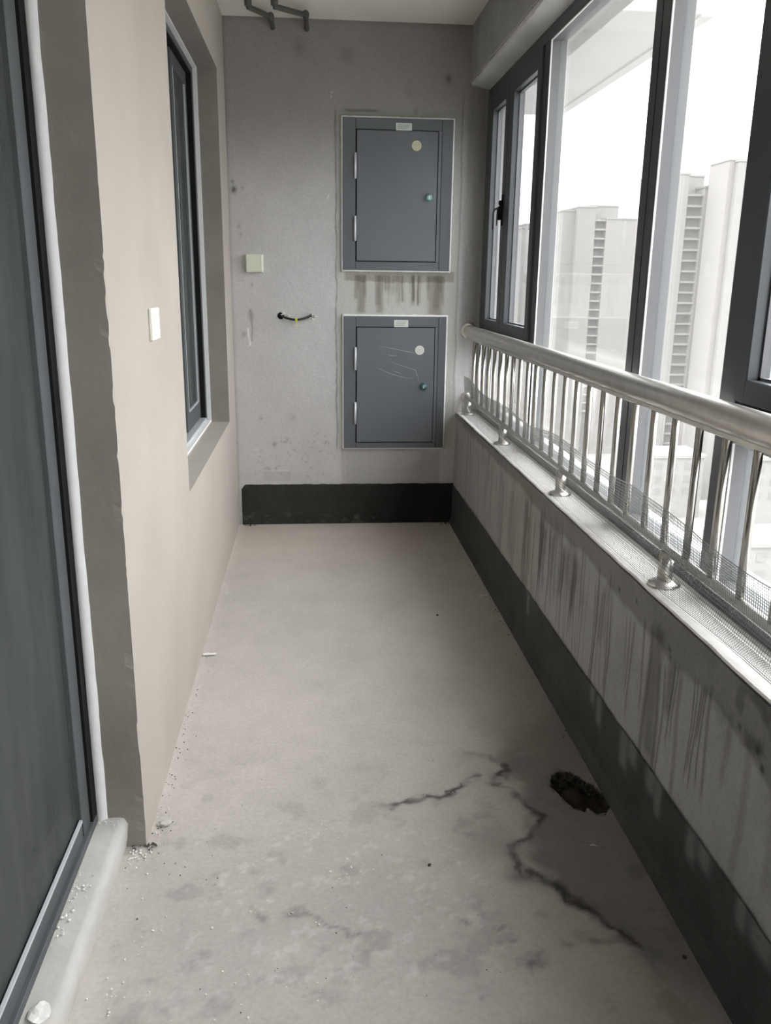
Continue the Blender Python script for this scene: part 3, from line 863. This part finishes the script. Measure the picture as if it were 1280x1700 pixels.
# ================================================================== CABINETS
def cabinet(name, x0, x1, z0, z1, dx0, dx1, dz0, dz1, label, st, dc, lk, hinges, green, ringmat):
    yF = D - .004
    root = empty(name, ((x0 + x1) / 2, D, z0), label, 'cabinet', 'recessed steel cabinets on the end wall')
    rs_ = random.Random(name + str(z0))
    # sealant line around the frame
    bm = bmesh.new()
    ring = []
    def pt(side, t, o):
        n = .0022 * (rs_.random() - .5)
        if side == 0: return (x0 - o - n + (x1 - x0 + 2 * o) * t, z1 + o + n)
        if side == 1: return (x1 + o + n, z1 + o - (z1 - z0 + 2 * o) * t)
        if side == 2: return (x1 + o - (x1 - x0 + 2 * o) * t, z0 - o - n)
        return (x0 - o - n, z0 - o + (z1 - z0 + 2 * o) * t)
    inn, mid, out = [], [], []
    for s in range(4):
        for k in range(28):
            t = k / 28
            a = pt(s, t, -.004); c = pt(s, t, .0085)
            inn.append(bm.verts.new((a[0], yF - .010, a[1])))
            mm = pt(s, t, .004)
            mid.append(bm.verts.new((mm[0], yF - .011, mm[1])))
            out.append(bm.verts.new((c[0], yF + .003, c[1])))
    n = len(inn)
    for k in range(n):
        j = (k + 1) % n
        for a, c in ((inn, mid), (mid, out)):
            f = bm.faces.new((a[k], a[j], c[j], c[k])); f.smooth = True
    me = bpy.data.meshes.new('sealant_border'); bm.to_mesh(me); bm.free()
    me.transform(Matrix.Translation(-root.location))
    o = link('sealant_border', me, M_white, root); o['label'] = 'uneven white sealant line around the cabinet frame'
    # back box so that the frame has depth
    box('backing', M_black, (x0 + .002, x1 - .002, yF - .006, yF + .002, z0 + .002, z1 - .002), root)
    g = .0015
    yo = yF - .013
    for d in [(x0 + .001, dx0 - .006, z0 + .001, z1 - .001), (dx1 + .022, x1 - .001, z0 + .001, z1 - .001)]:
        box('frame_stile', M_cab, (d[0], d[1], yo, yF - .004, d[2], d[3]), root, .0015)
    box('frame_rail', M_cab, (dx0 - .006 + g, dx1 + .022 - g, yo, yF - .004, dz1 + .004, z1 - .001), root, .0015)
    box('frame_rail', M_cab, (dx0 - .006 + g, dx1 + .022 - g, yo, yF - .004, z0 + .001, dz0 - .004), root, .0015)
    box('frame_lip', M_cab2, (dx1 + .004, dx1 + .022 - g, yo + .001, yF - .004, dz0 - .003, dz1 + .003), root, .001)
    dpos = B().box(dx0, dx1, yo - .003, yF - .005, dz0, dz1, .0025).build('door', M_cab2, root)
    for hz0, hz1 in hinges:
        o = B().tube([(dx0 - .008, yo - .006, hz0), (dx0 - .008, yo - .006, hz1)], .0068, 10).build('hinge', M_zinc, root)
        o['label'] = 'pale steel barrel hinge'
    lx, lz = lk
    L = B().lathe((lx, yo - .003, lz), (0, -1, 0), [(.021, 0), (.021, .004), (.019, .008), (.016, .010), (.015, .017), (.010, .019)], 24).build('lock', M_lock if green else M_lock2, dpos)
    L['label'] = 'pale green round lock' if green else 'dark green round lock'
    B().box(lx - .0025, lx + .0025, yo - .0235, yo - .0215, lz - .008, lz + .008, .0008).build('keyway', M_zinc, dpos)
    o = box('label_sticker', M_sticker, (st[0], st[1], yo - .0012, yo - .0002, st[2], st[3]), root); o['label'] = 'small pale green paper label'
    for k in range(3):
        zz = st[3] - (st[3] - st[2]) * (.28 + .22 * k)
        box('printed_line', M_ink, (st[0] + .008, st[1] - .010 - .006 * k, yo - .0016, yo - .0011, zz - .0022, zz + .0022), o)
    a = B().lathe((dc[0], yo - .003, dc[1]), (0, -1, 0), [(.0255, 0), (.0255, .0008), (.0250, .0009)], 28).build('round_sticker', ringmat, dpos)
    a['label'] = 'round paper sticker'
    # thin printed circle and short strokes on the disc
    r = B()
    r.tube([(dc[0] + .016 * math.cos(t), yo - .0040, dc[1] + .016 * math.sin(t)) for t in np.linspace(0, 2 * math.pi, 25)], .0009, 4)
    r.box(dc[0] - .008, dc[0] + .008, yo - .0045, yo - .0038, dc[1] + .002, dc[1] + .0045)
    r.box(dc[0] - .008, dc[0] + .006, yo - .0045, yo - .0038, dc[1] - .005, dc[1] - .0028)
    r.build('printed_ring', M_ink, dpos)
    return root, dpos, yo
c1, d1, yo = cabinet('wall_cabinet', .597, 1.178, 1.424, 2.184, .672, 1.097, 1.473, 2.124,
    'upper blue-grey steel wall cabinet with yellowish round sticker', (.875, .958, 2.125, 2.161), (.9846, 2.0527), (1.0549, 1.7984), [(1.886, 2.0126), (1.5748, 1.7001)], True, M_ring)
c2, d2, yo = cabinet('wall_cabinet', .602, 1.172, .448, 1.184, .6755, 1.106, .484, 1.122,
    'lower blue-grey steel wall cabinet with creased film and white round sticker', (.8807, .9583, 1.1253, 1.1637), (1.0249, 1.0009), (1.0501, .80), [(.8896, 1.0153), (.5882, .7113)], False, M_disc)
# creases of clear film on the lower door
cre = B()
for path in ([(.78, .905), (.82, .89), (.86, .872), (.90, .86), (.94, .85), (.99, .845)], [(.84, .945), (.90, .925), (.96, .905), (1.005, .89), (1.01, .87), (1.02, .85), (1.02, .83), (1.04, .82)],
             [(.80, 1.02), (.86, 1.012), (.92, 1.00), (.98, .99)], [(.83, .98), (.87, .97), (.90, .968)], [(.83, .86), (.86, .85)], [(.87, .89), (.90, .88), (.93, .868)], [(.90, 1.005), (.97, .99), (1.0, .985)]):
    m_ = len(path)
    cre.tube([(px, yo - .0034, pz) for px, pz in path], [.0003 + .0007 * math.sin(math.pi * i / (m_ - 1)) for i in range(m_)], 5)
o = cre.build('film_crease', M_film, d2); o['label'] = 'whitish creases of clear protective film'

# ================================================================== SMALL THINGS ON THE WALLS
s = empty('junction_cover', (.131, D, 1.452), 'square ivory plastic cover box on the grey end wall left of cabinets', 'wall box')
B().box(.083, .176, D - .034, D, 1.406, 1.499, .006, 3).build('cover', M_ivory, s)
B().box(.163, .170, D - .0355, D - .033, 1.412, 1.493, .001).build('rocker_edge', M_ivory2, s)
s = empty('switch_plate', (0, 2.378, 1.256), 'narrow bright ivory switch plate on the cream wall beside the niche', 'switch')
B().box(0, .010, 2.322, 2.434, 1.214, 1.298, .003, 2).build('plate', M_ivory2, s)
B().box(.009, .013, 2.35, 2.406, 1.226, 1.286, .002).build('rocker', M_ivory2, s)

s = empty('wall_cable', (.345, D, 1.172), 'short black cable looping between two wall holes with yellow tag', 'cable')
pts = []
for k in range(15):
    t = k / 14
    pts.append((.262 + .165 * t, D - .002 - .030 * math.sin(math.pi * t), 1.180 - .018 * math.sin(math.pi * t) - .004 * t + .006 * t * t))
B().tube(pts, .0062, 10).build('cable', M_cable, s)
B().lathe((.345, pts[7][1] - .001, pts[7][2]), (1, 0, -.02), [(.0085, -.006), (.0095, -.004), (.0095, .004), (.0085, .006)], 14).build('tag', M_tag, s)
B().box(.344, .3475, pts[7][1] - .004, pts[7][1] - .002, 1.128, pts[7][2], .0006).build('tag_tail', M_tag, s)
B().lathe((.262, D + .001, 1.180), (0, -1, 0), [(.018, 0), (.019, .004), (.011, .005), (.010, .002)], 14).build('wall_hole', M_black, s)
for cx, ss_ in ((.285, 3), (.428, 5)):
    b = B()
    rr = random.Random(ss_)
    for k in range(11):
        a = rr.uniform(0, 6.28)
        r1 = rr.uniform(.008, .014); r2 = rr.uniform(.018, .034)
        p = [(cx + math.cos(a) * r1, D - .003, 1.180 + math.sin(a) * r1), (cx + math.cos(a + .3) * r2, D - rr.uniform(.006, .02), 1.180 + math.sin(a + .3) * r2 * .7)]
        b.tube(p, [.0034, .0014], 5)
    o = b.build('torn_lining', M_foil, s); o['label'] = 'torn silvery lining at the hole'

# pipes under the ceiling
def pipe(name, p, lab):
    s = empty(name, (p[1][0], p[1][1], H), lab, 'pipe', 'two drain pipes at ceiling')
    B().tube([(p[0][0], p[0][1], H - .001), p[0], p[1], p[2], p[3]], .0125, 14).build('pipe_run', M_pipe, s)
    for q, d in ((p[0], (0, 0, 1)), (p[2], (0, 1, 0))):
        B().lathe(q, d, [(.0125, -.020), (.0165, -.019), (.0175, 0), (.0165, .019), (.0125, .020)], 14).build('elbow', M_pipe, s)
    return s
pipe('ceiling_pipe', [(.150, 4.44, H - .02), (.150, 4.455, H - .040), (.247, 4.60, H - .040), (.250, D - .001, H - .045)], 'shorter left pipe below the ceiling running into the end wall')
pipe('ceiling_pipe', [(.272, 4.42, H - .02), (.272, 4.435, H - .040), (.415, 4.545, H - .040), (.420, D - .001, H - .048)], 'longer right pipe below the ceiling running into the end wall')

# ================================================================== DEBRIS ON THE FLOOR
def bit(name, c, r, m, label, cat, sq=(1, 1, .6), seed=0):
    o = B().lump((0, 0, 0), r, sq, seed, 2).build(name, m)
    o.location = c
    return tag(o, label, cat)
b = B().box(-.024, .024, -.007, .007, 0, .004, .001)
o = b.build('plaster_chip', M_debris); o.location = (.030, 2.985, .0025); o.rotation_euler = (0, 0, .05)
tag(o, 'flat white plaster chip on floor beside the cream wall', 'chip')
bm = bmesh.new()
vs = [bm.verts.new(p) for p in ((-.022, -.006, .0), (-.004, -.010, .004), (.016, -.004, .001), (.022, .006, .005), (.004, .010, .001), (-.012, .006, .006))]
bm.faces.new((vs[0], vs[1], vs[5])); bm.faces.new((vs[1], vs[4], vs[5])); bm.faces.new((vs[1], vs[2], vs[4])); bm.faces.new((vs[2], vs[3], vs[4]))
bmesh.ops.solidify(bm, geom=bm.faces[:], thickness=.001)
me = bpy.data.meshes.new('paper_scrap'); bm.to_mesh(me); bm.free()
o = link('paper_scrap', me, M_disc); o.location = (1.19, 3.54, .002)
tag(o, 'crumpled scrap of pale paper on floor by the parapet coating', 'scrap')
o = B().tube([(-.010, .002, 0), (0, -.001, .002), (.012, -.006, 0)], [.0006, .0014, .0004], 5).build('plastic_sliver', M_disc)
o.location = (1.125, 1.79, .003)
tag(o, 'thin white sliver on the dark floor below the drain pit', 'sliver')
bit('plaster_lump', (-.078, 1.285, .088), .020, M_debris, 'largest white plaster lump lying on the door threshold', 'lump', (1.0, 1.3, .35), 3)
bit('cement_clod', (.030, 1.955, .004), .016, M_step, 'grey cement clod on floor at the foot of the wall corner', 'clod', (1.3, 1, .5), 9)
bit('dark_pebble', (.700, 1.746, .003), .0042, M_dirt, 'tiny dark pebble alone in the middle of the floor', 'pebble', (1, 1, .7), 4)
bit('dark_pebble', (1.200, 1.418, .003), .0050, M_dirt, 'small dark pebble near the parapet in the near corner', 'pebble', (1, 1, .7), 5)
bit('dark_pebble', (.948, 3.326, .003), .0055, M_dirt, 'small dark pebble on the far half of the floor', 'pebble', (1, 1, .7), 6)

def crumbs(name, spots, m, label):
    b = B()
    rr = random.Random(name)
    for cx, cy, cz, sx, sy, n, r0_, r1_ in spots:
        for k in range(n):
            x = rr.gauss(cx, sx); yv = rr.gauss(cy, sy)
            if cz < .05:
                if yv > PY and x < .004: x = .004 + abs(x) * .3
                if yv <= PY and x < -.035: x = -.035 + rr.random() * .01
                x = min(x, 1.22)
            else:
                x = min(max(x, -.105), -.06)
            b.lump((x, yv, cz + .001), rr.uniform(r0_, r1_), (1, 1, .6), rr.random(), 1)
    o = b.build(name, m)
    return tag(o, label, 'debris', kind='stuff')
crumbs('plaster_crumbs', [(-.012, 1.83, .001, .022, .022, 46, .0012, .0038), (.42, 1.88, .001, .03, .03, 10, .001, .003), (.50, 1.75, .001, .035, .03, 18, .001, .0034),
    (.37, 1.61, .001, .05, .02, 12, .001, .0034), (.22, 1.36, .001, .09, .05, 16, .001, .0032), (.42, 1.40, .001, .03, .02, 10, .001, .003), (.05, 1.55, .001, .03, .1, 18, .001, .003),
    (.02, 1.42, .001, .02, .06, 14, .001, .0034), (.018, 2.4, .001, .012, .25, 60, .001, .0032), (.03, 3.7, .001, .02, .25, 24, .0015, .004), (.5, 2.0, .001, .3, .25, 30, .0008, .002)],
    M_debris, 'scattered white plaster crumbs on the cement floor')
crumbs('threshold_crumbs', [(-.10, 1.55, .086, .008, .05, 30, .0012, .004), (-.085, 1.63, .086, .015, .03, 16, .001, .003), (-.08, 1.85, .086, .02, .006, 14, .001, .003)],
    M_debris, 'white crumbs lying on the door threshold')
crumbs('dirt_crumbs', [(-.012, 1.865, .001, .02, .006, 40, .0012, .0034), (.03, 1.95, .001, .015, .015, 16, .001, .003), (.06, 1.78, .001, .06, .05, 16, .001, .0022), (.02, 2.3, .001, .01, .3, 50, .001, .003),
    (.4, 2.1, .001, .3, .2, 14, .001, .002), (1.21, 3.2, .001, .006, .5, 24, .001, .004), (1.2, 4.72, .001, .02, .01, 16, .002, .006), (.06, 4.73, .001, .02, .01, 14, .002, .005), (.5, 1.5, .001, .25, .1, 20, .0008, .002)],
    M_dirt, 'dark dirt crumbs along the floor edges')
# broken cement in the drain pit
b = B()
rr = random.Random(44)
for k in range(70):
    t = rr.random() * len(PITP)
    i = int(t); f_ = t - i
    x = PITP[i][0] * (1 - f_) + PITP[(i + 1) % len(PITP)][0] * f_; yv = PITP[i][1] * (1 - f_) + PITP[(i + 1) % len(PITP)][1] * f_
    kk = rr.uniform(.03, .45)
    x += (1.16 - x) * kk; yv += (2.02 - yv) * kk
    b.lump((x, yv, -.004 - .03 * kk), rr.uniform(.004, .011), (1, 1, .7), rr.random(), 1)
o = b.build('drain_rubble', M_mud)
tag(o, 'black broken cement rubble in the drain pit beside the parapet', 'rubble', kind='stuff')

# ================================================================== OUTSIDE
ov = box('overhang_slab', M_slab, (1.62, 2.80, 5.37, 8.60, 2.90, 3.9))
tag(ov, 'pale underside of the projecting slab outside the tall panes', 'slab', kind='structure')
up_ = box('shade_slab', M_slab, (1.62, 2.85, 4.3, 5.36, 3.35, 3.5))  # added out of view to keep sky light off the overhang's near face
tag(up_, 'added unseen slab shading the overhang face outside the windows', 'slab', kind='structure')
o = box('drip_edge', M_slab, (2.72, 2.80, 5.37, 8.60, 2.885, 2.90), ov)

tag(box('ground', M_ground, (-1500, 1500, -600, 2500, -60, -58)), 'bright hazy city ground far below the windows', 'ground', kind='structure')

def tower(loc, label, wings, strip, slabs, group, depth=18):
    """wings: (x0, x1, depth offset, top) ; strip: (x0, x1, top)"""
    X, Y = loc
    root = empty('apartment_tower', (X, Y, -58), label, 'tower', group)
    for x0, x1, off, top, m in wings:
        box('tower_wing', m, (x0, x1, Y + off, Y + depth, -58, top), root)
        box('roof_edge', M_tslab, (x0 - .2, x1 + .2, Y + off - .2, Y + depth, top, top + .5), root)
    if strip:
        x0, x1, top, pitch = strip
        box('window_strip', M_tglass, (x0, x1, Y + 2.2, Y + 6, -58, top), root)
        z = top
        p0 = None
        while z > top - slabs * pitch:
            if p0 is None:
                p0 = B().box(0, x1 - x0, .4, 2.3, -.55, 0).build('balcony', M_tslab)
                p0.parent = root
            else:
                q = p0.copy(); C.objects.link(q); q.parent = root; p0 = q
            p0.location = (x0 - X, 0, z + 58)
            z -= pitch
    return root
TG = None
tower((97, 290), 'hazy pale apartment tower seen through the widest pane', [(84.8, 89.0, 3, 24.0, M_tower), (89.0, 95.0, 0, 25.0, M_tower), (98.8, 122, 0, 21.5, M_tower2), (94.9, 104.7, 6, 25.9, M_tower)], (95.0, 98.8, 21.4, 2.9), 22, TG)
t2 = tower((108, 240), 'hazy apartment tower with rooftop mast right of the thick mullion', [(97.3, 104.3, 0, 30.0, M_tower), (109.0, 116, 0, 26.8, M_tower2), (104.2, 111.2, 6, 30.2, M_tower)], (104.3, 109.0, 25.1, 2.9), 25, TG)
B().tube([(110.75, 242, 27), (110.75, 242, 35.6)], [.14, .07], 6).build('mast', M_tglass, t2)
t3 = tower((116, 226), 'tallest hazy tower cut off by the near casement frame', [(108.5, 124, 0, 32.0, M_tower2), (110.0, 122, -2, 31.5, M_tower)], None, 0, TG, 11)
t0 = tower((89, 330), 'low distant hazy tower beside the casement mullion', [(80, 94.3, 0, 20.4, M_tower), (82, 90, 4, 22.0, M_tower)], None, 0, TG)
# low blocks and trees, glimpsed between the balusters
lows = [(62, 120, 16, 12, -44, 'low pale block nearest below the balcony'), (88, 150, 20, 12, -46, 'low pale block between nearer block and the towers'), (120, 200, 26, 14, -40, 'wide low block at the foot of the masted tower'),
        (92, 212, 18, 12, -42, 'low block at the foot of the distant towers')]
for x, yv, sx, sy, top, lab in lows:
    r = empty('low_block', (x, yv, -58), lab, 'building')
    box('wall', M_tower, (x - sx / 2, x + sx / 2, yv - sy / 2, yv + sy / 2, -58, top), r)
    box('roof', M_tslab, (x - sx / 2 - .4, x + sx / 2 + .4, yv - sy / 2 - .4, yv + sy / 2 + .4, top, top + .8), r)
    for k in range(int(sx // 4)):
        for q in range(3):
            box('window', M_tglass, (x - sx / 2 + 1 + k * 4, x - sx / 2 + 3 + k * 4, yv - sy / 2 - .1, yv - sy / 2 + .1, top - 3 - q * 3.4, top - 1.2 - q * 3.4), r)
b = B()
rr = random.Random(8)
for k in range(60):
    b.lump((rr.uniform(104, 130), rr.uniform(130, 182), -56), rr.uniform(2, 4.5), (1, 1, .9), rr.random(), 1)
tag(b.build('tree_clumps', M_green), 'faint green tree clumps on the hazy ground below', 'trees', kind='stuff')
